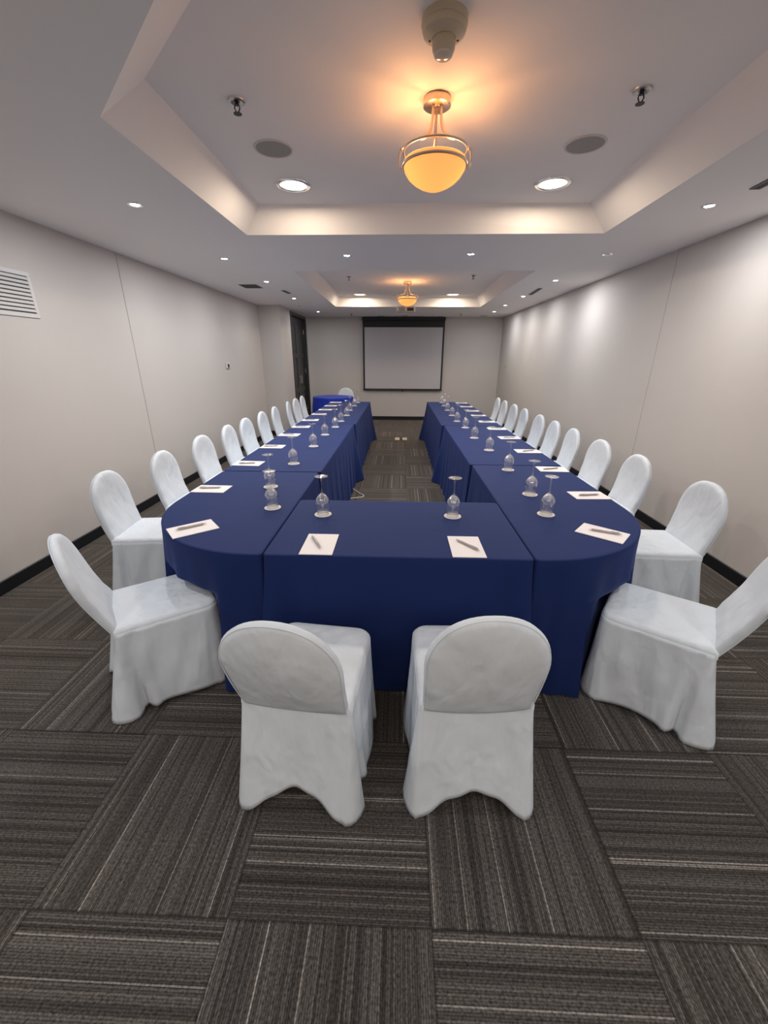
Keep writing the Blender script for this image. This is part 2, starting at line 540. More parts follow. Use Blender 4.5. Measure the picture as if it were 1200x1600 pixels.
def make_sprinkler(x, y, z, label, s=1.0):
    t = thing('fire_sprinkler', label, 'sprinkler', (x, y, z), 0, 'fire sprinklers on the ceiling')
    obj('escutcheon', lathe([(.040 * s, 0), (.038 * s, -.006), (.028 * s, -.009), (.016 * s, -.004), (.015 * s, 0)], 28), M['metal'], t, True)
    f = [cyl(.009 * s, -.018, 0, 12)]
    for q in (-1, 1):
        f.append(tube([(q * .008 * s, 0, -.014), (q * .013 * s, 0, -.028), (q * .004 * s, 0, -.046)], .0028 * s, 6))
    obj('frame', join(*f), M['dark'], t, True)
    obj('deflector', lathe([(.004 * s, -.044), (.019 * s, -.048), (.019 * s, -.050), (.001, -.050)], 16), M['dark'], t, True)
    return t
make_sprinkler(-.78, 2.413, ZT, 'brass fire sprinkler in the near tray, on the left of the pendant')
make_sprinkler(1.06, 2.38, ZT, 'brass fire sprinkler in the near tray, on the right of the pendant')
make_sprinkler(-.766, 6.77, ZT, 'dark fire sprinkler in the far tray, on its left')
make_sprinkler(1.05, 6.69, ZT, 'dark fire sprinkler in the far tray, on its right')
make_sprinkler(-1.12, 10.23, ZC, 'dark fire sprinkler on the ceiling near the screen, on its left')
make_sprinkler(1.38, 10.2, ZC, 'dark fire sprinkler on the ceiling near the screen, on its right')

def make_sensor():
    t = thing('ceiling_detector', 'cream detector with a protruding glass nose, in front of the near pendant', 'detector', (.14, 1.95, ZT))
    obj('base', lathe([(.080, 0), (.082, -.018), (.078, -.022)], 40, cap0=True), M['cream_plastic'], t, True)
    b = obj('housing', lathe([(.077, -.020), (.079, -.030), (.074, -.042), (.056, -.052), (.044, -.055), (.042, -.057)], 40), M['cream_plastic'], t, True)
    ns = obj('nose', lathe([(.040, -.053), (.042, -.068), (.040, -.084), (.035, -.096)], 32, cap1=True), M['cream_plastic'], t, True)
    obj('lens', lathe([(.034, -.0955), (.032, -.102), (.022, -.107), (.001, -.108)], 28), M['detector_lens'], ns, True)
    for q in (-.05, .05):
        obj('screw', lathe([(.004, -.050), (.004, -.055), (.001, -.056)], 10, (q, .012, 0)), M['dark'], t, True)
make_sensor()

def make_pendant(x, y, label):
    t = thing('pendant_lamp', label, 'lamp', (x, y, ZT), 0, 'bowl pendants in the ceiling trays')
    obj('canopy', lathe([(.062, 0), (.064, -.006), (.064, -.030), (.058, -.034), (.02, -.036), (.018, -.044), (.001, -.044)], 40), M['nickel'], t, True)
    zu, zl, Rr = -.196, -.252, .152
    for k in range(3):
        a = R((238, 302, 90)[k])
        b_ = R((0, 180, 90)[k])
        c, s = math.cos(a), math.sin(a)
        pts = []
        for j in range(13):
            u = j / 12
            r = .034 + (Rr - .034) * (u ** 2.5)
            z = -.03 + (zu + .03) * (1 - (1 - u) ** 1.35)
            pts.append((r * c, r * s, z))
        obj('support_rod', tube(pts, .0068, 10), M['nickel'], t, True)
        c, s = math.cos(b_), math.sin(b_)
        sc = []
        for j in range(15):
            u = j / 14
            ang = -PI / 2 + PI * u
            sc.append(((Rr + .004 + .016 * math.cos(ang)) * c, (Rr + .004 + .016 * math.cos(ang)) * s, (zu + zl) / 2 + .04 * math.sin(ang)))
        sc += [((Rr + .012) * c, (Rr + .012) * s, zu + .016), ((Rr + .018) * c, (Rr + .018) * s, zu + .006)]
        obj('scroll_bracket', tube(sc, .0038, 8), M['nickel'], t, True)
    obj('upper_ring', xf(ring(Rr, 0, .0055), Matrix.Translation((0, 0, zu)) ), M['nickel'], t, True)
    obj('lower_ring', ring(Rr, zl, .0065), M['nickel'], t, True)
    obj('centre_rod', tube([(0, 0, -.04), (0, 0, -.262)], .005, 10), M['nickel'], t, True)
    prof = [(.150, zl + .016), (.150, zl - .002), (.145, zl - .018), (.129, zl - .042), (.104, zl - .063), (.075, zl - .080), (.045, zl - .092), (.02, zl - .097), (.001, zl - .098)]
    inn = [(max(r - .003, .001), z + .003) for r, z in reversed(prof)]
    gb = obj('glass_bowl', lathe(prof + inn, 48), M['bowl'], t, True)
    for k in range(2):
        q = -1 if k == 0 else 1
        obj('bulb', lathe([(.001, 0), (.012, .004), (.019, .018), (.016, .034), (.009, .046), (.009, .055)], 20, (q * .098, q * .012, zl - .026), cap1=True), M['bulb'], gb, True)
        add_light('POINT', t, (q * .082, q * .012, zl + .012), W_PEND / 2, C_PEND, .03)
make_pendant(.155, 2.42, 'brushed nickel pendant with a glowing amber glass bowl, in the near tray')
make_pendant(.112, 7.2, 'small glowing amber bowl pendant in the far tray above the aisle')

def make_projector():
    t = thing('projector', 'ceiling projector behind the far pendant', 'projector', (.105, 8.2, 2.39))
    obj('body', box(-.17, .17, -.14, .14, -.045, .045, .015), M['projector'], t, True)
    obj('lens_barrel', xf(lathe([(.001, .0), (.036, 0), (.038, .02), (.034, .024), (.03, .01), (.001, .008)], 28), Matrix.Translation((.06, .138, 0)) @ Matrix.Rotation(R(-90), 4, 'X')), M['lens_glass'], t, True)
    obj('mount_pole', cyl(.016, .04, .29, 16), M['projector'], t, True)
    obj('ceiling_plate', box(-.06, .06, -.06, .06, .285, .3, .003), M['projector'], t, True)
    for a, b_ in ((-1, -1), (-1, 1), (1, -1), (1, 1)):
        obj('mount_arm', tube([(0, 0, .07), (a * .09, b_ * .07, .045)], .006, 8), M['metal'], t, True)
    obj('rear_vent', join(*[box(-.13, -.02, -.1425, -.139, -.03 + k * .01, -.026 + k * .01) for k in range(6)]), M['dark'], t)
    obj('port_panel', box(.02, .14, -.1425, -.139, -.03, .02), M['dark'], t)
make_projector()

def make_slot(x, y, ln, wd, rz, label, mat, group='air vents in the lower ceiling', slats=4):
    t = thing('ceiling_vent', label, 'vent', (x, y, ZC), rz, group)
    obj('frame', join(box(-ln/2, ln/2, -wd/2, -wd/2 + .008, -.006, 0), box(-ln/2, ln/2, wd/2 - .008, wd/2, -.006, 0), box(-ln/2, -ln/2 + .008, -wd/2, wd/2, -.006, 0), box(ln/2 - .008, ln/2, -wd/2, wd/2, -.006, 0)), mat, t)
    obj('backing', box(-ln/2 + .004, ln/2 - .004, -wd/2 + .004, wd/2 - .004, -.0025, -.001), M['vent_dark'], t)
    obj('slat', join(*[box(-ln/2 + .006, ln/2 - .006, -wd/2 + wd*(k + .5)/slats - .003, -wd/2 + wd*(k + .5)/slats + .003, -.005, -.002) for k in range(slats)]), mat, t)
make_slot(-2.13, 6.42, .25, .30, R(0), 'square grey grille in the left ceiling strip', M['vent_grey'], slats=9)
make_slot(-1.76, 6.95, .30, .06, R(86), 'narrow slot vent in the left ceiling strip', M['vent_grey'], slats=2)
make_slot(2.03, 6.93, .62, .06, R(86), 'long slot vent in the right ceiling strip', M['vent_grey'], slats=2)
make_slot(2.06, 2.72, .50, .06, R(86), 'slot vent in the right ceiling strip at the photo edge', M['vent_grey'], slats=2)
make_slot(-.458, 10.85, .16, .05, 0, 'small dark ceiling slot above the screen, left of the middle', M['vent_grey'], slats=2)
make_slot(.107, 10.6, .16, .05, 0, 'small dark ceiling slot above the screen, in the middle', M['vent_grey'], slats=2)
make_slot(2.0, 10.72, .16, .05, 0, 'small dark ceiling slot in the far right ceiling corner', M['vent_grey'], slats=2)

# ------------------------------------------------------------------ on the walls
t = thing('wall_vent', 'white louvred air grille high on the left wall', 'vent', (XL, 2.98, 1.995))
hw, hh = .345, .155
obj('frame', join(box(0, .010, -hw, hw, hh - .03, hh, .003), box(0, .010, -hw, hw, -hh, -hh + .03, .003), box(0, .010, -hw, -hw + .03, -hh + .03, hh - .03, .003), box(0, .010, hw - .03, hw, -hh + .03, hh - .03, .003)), M['vent_white'], t)
obj('backing', box(.0005, .002, -hw + .02, hw - .02, -hh + .02, hh - .02), M['vent_grey'], t)
for k in range(9):
    z = -hh + .045 + k * (2 * hh - .085) / 8.4
    V = [(.003, -hw + .029, z + .012), (.003, hw - .029, z + .012), (.014, hw - .029, z - .006), (.014, -hw + .029, z - .006),
         (.003, -hw + .029, z + .0145), (.003, hw - .029, z + .0145), (.016, hw - .029, z - .0035), (.016, -hw + .029, z - .0035)]
    obj('slat', (V, [(0, 3, 2, 1), (4, 5, 6, 7), (0, 1, 5, 4), (1, 2, 6, 5), (2, 3, 7, 6), (3, 0, 4, 7)]), M['vent_white'], t)
t = thing('thermostat', 'small white thermostat with a grey display on the left wall', 'thermostat', (XL, 6.8, 1.44))
obj('body', box(0, .022, -.07, .07, -.045, .045, .006), M['white_plastic'], t, True)
obj('display', box(.022, .0235, -.035, .03, -.03, .025), M['dark'], t)
t = thing('wall_switch', 'tiny dark wall switch near the far right corner', 'switch', (XR, 10.26, 1.38))
obj('plate', box(-.008, 0, -.035, .035, -.055, .055, .003), M['white_plastic'], t, True)
obj('rocker', box(-.012, -.008, -.012, .012, -.02, .02, .001), M['dark'], t)

# projection screen
t = thing('projection_screen', 'pulled down projection screen with black border on the far wall', 'screen', (.095, YF - .075, 0))
obj('casing', box(-1.03, 1.03, -.05, .06, 2.43, 2.5, .006), M['screen_black'], t)
obj('border', join(box(-1.02, 1.02, -.002, .002, 2.275, 2.44), box(-1.02, -.975, -.002, .002, .80, 2.275), box(.975, 1.02, -.002, .002, .80, 2.275), box(-1.02, 1.02, -.002, .002, .78, .815)), M['screen_black'], t)
obj('projection_surface', box(-.976, .976, -.003, .001, .814, 2.276), M['screen_white'], t)
obj('bottom_bar', tube([(-1.03, 0, .782), (1.03, 0, .782)], .014, 12), M['screen_black'], t, True)
obj('pull_tab', box(-.02, .02, -.006, .006, .745, .77, .002), M['dark'], t)

# ------------------------------------------------------------------ chairs
def sstep(a, b, x):
    u = max(0.0, min(1.0, (x - a) / (b - a)))
    return u * u * (3 - 2 * u)

def back_cover_mesh(seed, tilt=.155):
    rnd = random.Random(seed)
    ph = [rnd.uniform(0, 6.28) for _ in range(6)]
    top, mid, bot = .872, .67, .425
    hw_t, hw_b = .197, .188
    pts = []
    n = 28
    for i in range(n + 1):                       # arch, right to left
        a = PI * i / n
        pts.append((hw_t * math.copysign(abs(math.cos(a)) ** .92, math.cos(a)), mid + (top - mid) * math.sin(a) ** .95))
    m = 10
    for i in range(1, m + 1):
        u = i / m
        pts.append((-(hw_t + (hw_b - hw_t) * u), mid + (bot - mid) * u))
    for i in range(1, 14):
        u = i / 14
        pts.append((-hw_b + 2 * hw_b * u, bot))
    for i in range(m):
        u = i / m
        pts.append((hw_b + (hw_t - hw_b) * u, bot + (mid - bot) * u))
    cx, cz = 0, .65
    loops = []
    rings = [(.02, .020), (.25, .021), (.5, .022), (.72, .021), (.88, .019), (.95, .016), (.985, .009), (1.0, 0), (.985, -.009), (.95, -.016), (.88, -.019), (.72, -.021), (.5, -.022), (.25, -.022), (.02, -.022)]
    for ri, (s, yo) in enumerate(rings):
        l = []
        for k, (x, z) in enumerate(pts):
            X, Zz = cx + (x - cx) * s, cz + (z - cz) * s
            wr = 0
            if yo > 0:                            # wrinkles on the sitter's side, near the seat
                low = 1 - sstep(.45, .66, Zz)
                wr = .003 * low * math.sin(22 * X + 30 * Zz + ph[0]) + .002 * math.sin(14 * X - 9 * Zz + ph[1]) * s
                if s > .8: wr += .002 * low * math.sin(k * 1.9 + ph[2])
            else:
                wr = -.003 * math.sin(9 * X + 13 * Zz + ph[3])
            lean = -.222 - (Zz - .44) * tilt - .02 * math.sin(PI * max(0, (Zz - .44)) / .43)
            l.append((X, lean + yo + wr - .012 * (X / .2) ** 2 * -1, Zz))
        loops.append(l)
    return loft(loops, True, True)

def outline_rr(x0, x1, y0, y1, rads, step=.02):
    """rounded rectangle, counter-clockwise from the rear-left corner; rads: rear, front. Returns (x, y, nx, ny, side)"""
    rr, rf = rads
    out = []
    def line(a, b, n, side):
        d = math.hypot(b[0] - a[0], b[1] - a[1])
        k = max(2, int(d / step))
        for i in range(k):
            u = i / k
            out.append((a[0] + (b[0] - a[0]) * u, a[1] + (b[1] - a[1]) * u, n[0], n[1], side, u))
    def arc(cx, cy, r, a0, side, n=5):
        for i in range(n):
            a = a0 + (PI / 2) * i / n
            out.append((cx + r * math.cos(a), cy + r * math.sin(a), math.cos(a), math.sin(a), side, i / n))
    line((x0 + rr, y0), (x1 - rr, y0), (0, -1), 'rear')
    arc(x1 - rr, y0 + rr, rr, -PI / 2, 'c_rr')
    line((x1, y0 + rr), (x1, y1 - rf), (1, 0), 'right')
    arc(x1 - rf, y1 - rf, rf, 0, 'c_fr')
    line((x1 - rf, y1), (x0 + rf, y1), (0, 1), 'front')
    arc(x0 + rf, y1 - rf, rf, PI / 2, 'c_fl')
    line((x0, y1 - rf), (x0, y0 + rr), (-1, 0), 'left')
    arc(x0 + rr, y0 + rr, rr, PI, 'c_rl')
    return out

def seat_mesh():
    loops = []
    for ins, z in ((.185, .476), (.15, .476), (.10, .475), (.045, .474), (.02, .472), (.008, .466), (.001, .455), (.0, .43)):
        l = []
        for x, y, nx, ny, sd, u in outline_rr(-.2, .2, -.228, .212, (.01, .06)):
            k = 1 - ins / .206
            l.append((x * k, -.008 + (y + .008) * k, z))
        loops.append(l)
    loops.reverse()
    return loft(loops, False, True)

def skirt_mesh(seed):
    rnd = random.Random(seed)
    ph = [rnd.uniform(0, 6.28) for _ in range(8)]
    O = outline_rr(-.2, .2, -.222, .213, (.012, .06), .014)
    rows = 22
    z0 = .448
    loops = []
    for r in range(rows + 1):
        t = r / rows
        l = []
        for x, y, nx, ny, sd, u in O:
            if sd == 'rear':
                arch = .105 * math.sin(PI * u) ** 1.35
                fl = .094 * t ** 1.1 * (.66 + .34 * abs(2 * u - 1) ** 1.5)
                fl += .006 * t * math.sin(9 * u + ph[0]) + .004 * t * math.sin(23 * u + ph[1])
            elif sd in ('right', 'left'):
                v = u if sd == 'right' else 1 - u           # 0 rear, 1 front
                arch = .022 * math.sin(PI * v)
                fl = .022 * t ** 1.3 + .012 * t * math.sin(6 * v + ph[2]) + .005 * math.sin(PI * t) * math.sin(17 * v + 5 * t + ph[3])
                g = math.exp(-((v - .11) / .05) ** 2)       # box pleat near the rear corner
                fl -= .03 * g * t ** .8
                fl += .022 * math.exp(-((v - .01) / .04) ** 2) * t + .016 * math.exp(-((v - .22) / .06) ** 2) * t
            elif sd == 'front':
                arch = .03 * math.sin(PI * u)
                fl = .008 * t + .004 * t * math.sin(12 * u + ph[4])
            elif sd in ('c_rr', 'c_rl'):
                arch = 0; fl = .098 * t ** 1.1
            else:
                arch = 0; fl = .016 * t + .01 * t * t
            zb = .006 + arch
            z = z0 + (zb - z0) * t
            fx, fy = (nx * .5, ny) if sd in ('c_rr', 'c_rl') else (nx, ny)
            l.append((x + fx * fl, y + fy * fl, z))
        loops.append(l)
    loops.reverse()
    return loft(loops)

def make_chair(seed, tilt=.155):
    t = thing('banquet_chair', 'x', 'chair', (0, 0, 0))
    bc = obj('backrest_cover', back_cover_mesh(seed, tilt), M['white_cloth'], t, 'all')
    pp = []
    for i in range(57):                          # seam piping round the rear edge of the arch
        if i < 14: x, z = .188 + .009 * i / 14, .425 + .245 * i / 14
        elif i > 42: x, z = -.188 - .009 * (56 - i) / 14, .425 + .245 * (56 - i) / 14
        else:
            a = PI * (i - 14) / 28
            x, z = .197 * math.copysign(abs(math.cos(a)) ** .92, math.cos(a)), .67 + .202 * math.sin(a) ** .95
        x, z = x * .972, .65 + (z - .65) * .972
        pp.append((x, -.222 - (z - .44) * tilt - .02 * math.sin(PI * max(0, z - .44) / .43) - .0145 + .012 * (x / .2) ** 2, z))
    obj('piping', tube(pp, .0022, 6), M['white_cloth'], bc, True)
    obj('seat_cover', seat_mesh(), M['white_cloth'], t, True)
    s = obj('cover_skirt', skirt_mesh(seed + 1), M['white_cloth'], t, 'all')
    md = s.modifiers.new('thickness', 'SOLIDIFY'); md.thickness = .0022; md.offset = -1
    for sx in (-1, 1):
        for sy in (-1, 1):
            obj('leg', tube([(sx * .165, sy * .165 - (.01 if sy < 0 else -.01), .425), (sx * .178, sy * .175 - (.03 if sy < 0 else 0), .0)], .011, 10), M['leg'], t, True)
    return t
protos = [make_chair(11), make_chair(23), make_chair(37)]
leaning = [make_chair(51, .26), make_chair(52, .17), make_chair(53, .29), make_chair(54, .30)]
used = set()
CH = []
def place_chair(x, y, rz, label, group):
    k = len(CH) % 3
    if leaning: c = leaning.pop(0)
    else:
        c = protos[k] if k not in used else copy_tree(protos[k])
        used.add(k)
    c.location = (x, y, 0)
    c.rotation_euler = (0, 0, rz)
    tag(c, label, 'chair', group)
    CH.append((x, y, rz))
    return c
ORD = ['first', 'second', 'third', 'fourth', 'fifth', 'sixth', 'seventh', 'eighth', 'ninth', 'tenth', 'eleventh', 'twelfth']
place_chair(-.318, 1.268, R(-6), 'white-covered chair seen from behind at the table end, the left of the pair', 'chairs with white covers at the table end')
place_chair(.282, 1.288, R(2), 'white-covered chair seen from behind at the table end, the right of the pair', 'chairs with white covers at the table end')
place_chair(-1.148, 1.674, R(-53.5), 'white-covered chair drawn up diagonally to the left rounded table corner', 'chairs with white covers at the table end')
place_chair(1.242, 1.645, R(54.5), 'white-covered chair drawn up diagonally to the right rounded table corner, cut by the photo edge', 'chairs with white covers at the table end')
LY = [2.50, 3.10, 3.77, 4.42, 4.95, 5.60, 6.22, 7.02, 7.52, 8.06]
RY = [2.43, 3.15, 3.77, 4.43, 4.98, 5.53, 6.24, 6.81, 7.46, 7.99]
for k, y in enumerate(LY):
    e = ', nearest the camera' if k == 0 else (', the farthest one' if k == 9 else ' from the camera')
    lb = 'white-covered chair in the row along the left wall' + e if k in (0, 9) else '%s white-covered chair in the row along the left wall, counted from the camera' % ORD[k]
    place_chair(-1.603 - (.03 if k == 0 else 0), y, R(-90 + [6, 2, -2, 1, -3, 0, 2, 7, -2, 1][k]), lb, 'chairs with white covers along the left wall')
for k, y in enumerate(RY):
    lb = 'white-covered chair in the row along the right wall' + (', nearest the camera' if k == 0 else ', the farthest one') if k in (0, 9) else '%s white-covered chair in the row along the right wall, counted from the camera' % ORD[k]
    place_chair(1.612 + (.02 if k == 0 else 0), y, R(90 + [-2, 1, 3, -2, 0, 2, -1, 3, 0, -2][k]), lb, 'chairs with white covers along the right wall')
place_chair(-1.31, 10.05, R(180), 'white-covered chair behind the round royal blue table by the far wall', 'chair by the far wall')

# ------------------------------------------------------------------ tables under navy cloths
def outline_poly(pts, rads, step=.02):
    """pts CCW, corner radii; arcs sampled. Returns list of (x, y, nx, ny, s, corner_weight)"""
    out = []
    n = len(pts)
    P = [Vector(p) for p in pts]
    segs = []
    for i in range(n):
        a, b, c = P[i - 1], P[i], P[(i + 1) % n]
        d1, d2 = (b - a).normalized(), (c - b).normalized()
        r = rads[i]
        ang = math.atan2(d1.x * d2.y - d1.y * d2.x, d1.dot(d2))
        tl = r * math.tan(ang / 2)
        segs.append((b - d1 * tl, b + d2 * tl, d1, ang, r))
    for i in range(n):
        p0, p1, d1, ang, r = segs[i]
        n1 = Vector((d1.y, -d1.x))
        c = p0 - n1 * r
        k = max(6, int(abs(ang) * r / step))
        for j in range(k):
            al = ang * j / k
            nn = Vector((n1.x * math.cos(al) - n1.y * math.sin(al), n1.x * math.sin(al) + n1.y * math.cos(al)))
            q = c + nn * r
            out.append([q.x, q.y, nn.x, nn.y, i + .5 * j / k])
        q0, q1 = p1, segs[(i + 1) % n][0]
        d = (q1 - q0)
        L = d.length
        k = max(1, int(L / step))
        d2 = d.normalized() if L > 1e-6 else d1
        nn = Vector((d2.y, -d2.x))
        for j in range(k):
            q = q0 + d * (j / k)
            out.append([q.x, q.y, nn.x, nn.y, i + .5 + .5 * j / k])
    return out

def chair_need(x, y, nx, ny):
    """how far inward a hanging cloth point must move to clear the chairs standing against it"""
    need = 0
    for cx, cy, rz in CH[:4]:
        c, s = math.cos(-rz), math.sin(-rz)
        d = 0
        while d < .3:
            dx_, dy_ = x - nx * d - cx, y - ny * d - cy
            lx, ly = dx_ * c - dy_ * s, dx_ * s + dy_ * c
            if abs(lx) < .2 and abs(ly) < .222: d += .008
            else: break
        need = max(need, d)
    return need

def cloth_table(label, pts, rads, flare, seed, hem=.012, top=.752, fold=.020, mat=None, corner_out=None, group='long tables under navy cloths', origin=None):
    """flare(x, y, nx, ny) -> outward distance at the hem; folds scale with it"""
    rnd = random.Random(seed)
    ph = [rnd.uniform(0, 6.28) for _ in range(5)]
    O = outline_poly(pts, rads)
    cx = sum(p[0] for p in pts) / len(pts); cy = sum(p[1] for p in pts) / len(pts)
    t = thing('banquet_table', label, 'table', (cx, cy, 0), 0, group)
    S = []
    acc = 0
    for i, o in enumerate(O):
        S.append(acc)
        nx_ = O[(i + 1) % len(O)]
        acc += math.hypot(nx_[0] - o[0], nx_[1] - o[1])
    needs = [chair_need(o[0] + o[2] * .02, o[1] + o[3] * .02, o[2], o[3]) for o in O]
    for _ in range(3):
        needs = [max(needs[i], (needs[i - 1] + needs[i] + needs[(i + 1) % len(O)]) / 3) for i in range(len(O))]
    loops = []
    def push(ins, z):
        loops.append([(o[0] - o[2] * ins - cx, o[1] - o[3] * ins - cy, z) for o in O])
    push(.017, top); push(.013, top); push(.005, top - .0008); push(.0014, top - .003); push(0, top - .008)
    rows = 30
    for r in range(1, rows + 1):
        tt = r / rows
        l = []
        for i, o in enumerate(O):
            x, y, nx, ny, side = o
            f, fa = flare(x, y, nx, ny)
            s = S[i]
            w = math.sin(s * 2 * PI / .27 + ph[0] + 1.3 * math.sin(s * 1.7 + ph[1])) + .4 * math.sin(s * 2 * PI / .145 + ph[2])
            f += 0
            d = f * tt ** 1.25 + fa * fold * w * tt ** 1.1
            z = top - .008 + (hem - top + .008) * tt
            nd = needs[i] * (1 - sstep(.475, .535, z))
            if nd > 0: d = min(d, .0) - nd
            if fa == 0: d = f * tt
            l.append((x + nx * d - cx, y + ny * d - cy, z))
        loops.append(l)
    V, Fc = loft(loops)
    n = len(O)
    Fc.append(tuple(reversed(range(n))) if False else tuple(range(n)))
    Fc = [tuple(reversed(f)) for f in Fc[:-1]] + [Fc[-1]]
    c = obj('tablecloth', (V, Fc), mat or M['navy'], t, True)
    # folding table hidden under the cloth
    tp = [[(o[0] - o[2] * .012 - cx, o[1] - o[3] * .012 - cy, z) for o in O] for z in (top - .035, top - .006)]
    obj('tabletop', loft(tp, True, True), M['tabletop'], t)
    xs = [p[0] for p in pts]; ys = [p[1] for p in pts]
    ix, iy = (max(xs) - min(xs)) * .3, (max(ys) - min(ys)) * .32
    if max(rads) > .3: ix, iy = ix * .35, iy * .6
    for a in (-1, 1):
        for b_ in (-1, 1):
            obj('leg', cyl(.014, 0, top - .034, 12, ((min(xs) + max(xs)) / 2 - cx + a * ix, (min(ys) + max(ys)) / 2 - cy + b_ * iy)), M['leg'], t, True)
    return t

def gauss(d, s): return math.exp(-(d / s) ** 2)

# table end (across the front)
FX0, FX1, FY0, FY1 = -.595, .606, 1.578, 2.325
def fl_front(x, y, nx, ny):
    if ny < -.35:
        e = min(x - FX0, FX1 - x)
        return .014 + .085 * gauss(max(e, 0), .05) + .035 * gauss(e - .17, .035) - .02 * gauss(e - .10, .03), .25
    if ny > .7: return .02, .6
    return .0, 0
cloth_table('navy draped table across the near end of the aisle, two notepads on it', [(FX0, FY0), (FX1, FY0), (FX1, FY1), (FX0, FY1)], [.022] * 4, fl_front, 3, group='tables under navy cloths')

def side_tables(sg, inner, segs, far_inner):
    """sg -1 left, +1 right; first segment has the rounded outer corner"""
    nm = 'left' if sg < 0 else 'right'
    outx = 1.345
    for k, (y0, y1) in enumerate(segs):
        ix = inner[k]
        a = [(sg * ix, y0), (sg * outx, y0), (sg * outx, y1), (sg * ix, y1)]
        rad = [.02, .70 if k == 0 else .02, .02, .02]
        if sg < 0:
            a = list(reversed(a)); rad = list(reversed(rad))
        last = k == len(segs) - 1
        def fl(x, y, nx, ny, k=k, y0=y0, y1=y1, last=last, ix=ix):
            if k == 0:
                if nx * sg < -.7:                   # towards the aisle / front table
                    if y < FY1 + .03: return 0, 0
                    return .02 + .05 * gauss(y1 - y, .12), .4
                if ny > .7: return 0, 0
                if nx * sg > .985: return .004, .25
                if abs(x) < .68: return .004 + .02 * gauss(abs(x) - .68, .03), .0
                return .035, 1.7 * sstep(.62, .74, abs(x))
            if nx * sg < -.75:
                return .03 + .10 * gauss(y1 - y, .14) + .02 * gauss(y - y0, .1), .45
            if nx * sg > .7: return .004, .25
            if last and ny > .5: return .03, .8
            return 0, 0
        lab = ['%s navy draped table with the rounded outer corner' % nm,
               'middle navy draped table of the %s arm, before the last one' % nm,
               'farthest navy draped table of the %s arm' % nm][k]
        cloth_table(lab, a, rad, fl, 40 + k * 7 + (5 if sg > 0 else 0), group='tables under navy cloths')
side_tables(-1, [.602, .585, .56], [(1.578, 2.955), (2.967, 5.33), (5.342, 8.22)], .56)
side_tables(1, [.612, .598, .565], [(1.578, 3.245), (3.257, 5.295), (5.307, 8.30)], .56)

# round table by the door
O = [(.45 * math.cos(R(a)), .45 * math.sin(R(a))) for a in range(0, 360, 30)]
cx, cy = -1.47, 9.3
t = thing('round_table', 'round table under a royal blue satin cloth by the dark door', 'table', (cx, cy, 0))
loops = []
n = 240
for rr, z in ((.30, .75), (.435, .75), (.447, .748), (.451, .742)):
    loops.append([(rr * math.cos(2 * PI * i / n), rr * math.sin(2 * PI * i / n), z) for i in range(n)])
for r in range(1, 25):
    tt = r / 24
    l = []
    for i in range(n):
        a = 2 * PI * i / n
        w = math.sin(26 * a + .8 * math.sin(3 * a)) + .3 * math.sin(11 * a)
        rr = .451 + .035 * tt + .014 * w * min(1, tt * 3) 
        l.append((rr * math.cos(a), rr * math.sin(a), .742 + (.01 - .742) * tt))
    loops.append(l)
V, Fc = loft(loops)
Fc = [tuple(reversed(f)) for f in Fc] + [tuple(range(n))]
obj('tablecloth', (V, Fc), M['royal'], t, 'all')
obj('tabletop', cyl(.43, .715, .745, 48), M['tabletop'], t)
obj('pedestal', lathe([(.22, 0), (.2, .02), (.04, .05), (.035, .7)], 24, cap0=True), M['leg'], t, True)

# ------------------------------------------------------------------ on the tables
ZTOP = .7525
def make_pad():
    return obj('notepad', box(-.075, .075, -.11, .11, 0, .004, .0008), M['paper'])
def make_pen():
    t = thing('pen', 'x', 'pen')
    rot = Matrix.Rotation(R(90), 4, 'Y')
    br = obj('barrel', xf(lathe([(.001, -.068), (.0042, -.066), (.0055, -.05), (.0058, 0), (.0055, .05), (.0045, .058)], 14, cap1=True), rot), M['pen'], t, True)
    obj('tip', xf(lathe([(.0045, .057), (.003, .066), (.0008, .073)], 12), rot), M['chrome'], t, True)
    obj('clip', box(-.066, -.026, -.0015, .0015, .0055, .0078, .0006), M['chrome'], br)
    obj('push_button', xf(lathe([(.0028, -.075), (.0028, -.066)], 10, cap0=True), rot), M['chrome'], br, True)
    return t
def make_coaster():
    return obj('coaster', lathe([(.046, 0), (.0475, .0012), (.0465, .003), (.02, .0032)], 40, cap0=True, cap1=True), M['coaster'], None, True)
def make_glass():
    """wine glass standing upside down on its rim"""
    t = thing('wine_glass', 'x', 'glass')
    pr = [(.0325, .0), (.0355, .018), (.0395, .042), (.0405, .058), (.0385, .076), (.0325, .094), (.0225, .108), (.012, .117), (.007, .122)]
    inn = [(max(r - .0012, .001), z - (.0005 if z > .09 else 0)) for r, z in pr[:-1]] + [(.001, .113)]
    obj('bowl', lathe(list(reversed(inn)) + pr, 36), M['glass'], t, 'all')
    obj('stem', lathe([(.007, .122), (.0042, .133), (.0036, .155), (.0036, .18), (.0045, .198), (.009, .208)], 18), M['glass'], t, 'all')
    obj('foot', lathe([(.009, .208), (.02, .2125), (.034, .2155), (.0368, .217), (.0365, .2185), (.02, .2195), (.001, .220)], 36), M['glass'], t, 'all')
    return t
P0, N0, C0, G0 = make_pad(), make_pen(), make_coaster(), make_glass()
first = {'p': True, 'n': True, 'c': True, 'g': True}
def inst(proto, key, loc, rz, label, cat, group):
    o = proto if first[key] else copy_tree(proto)
    first[key] = False
    o.location = loc
    o.rotation_euler = (0, 0, rz)
    return tag(o, label, cat, group)

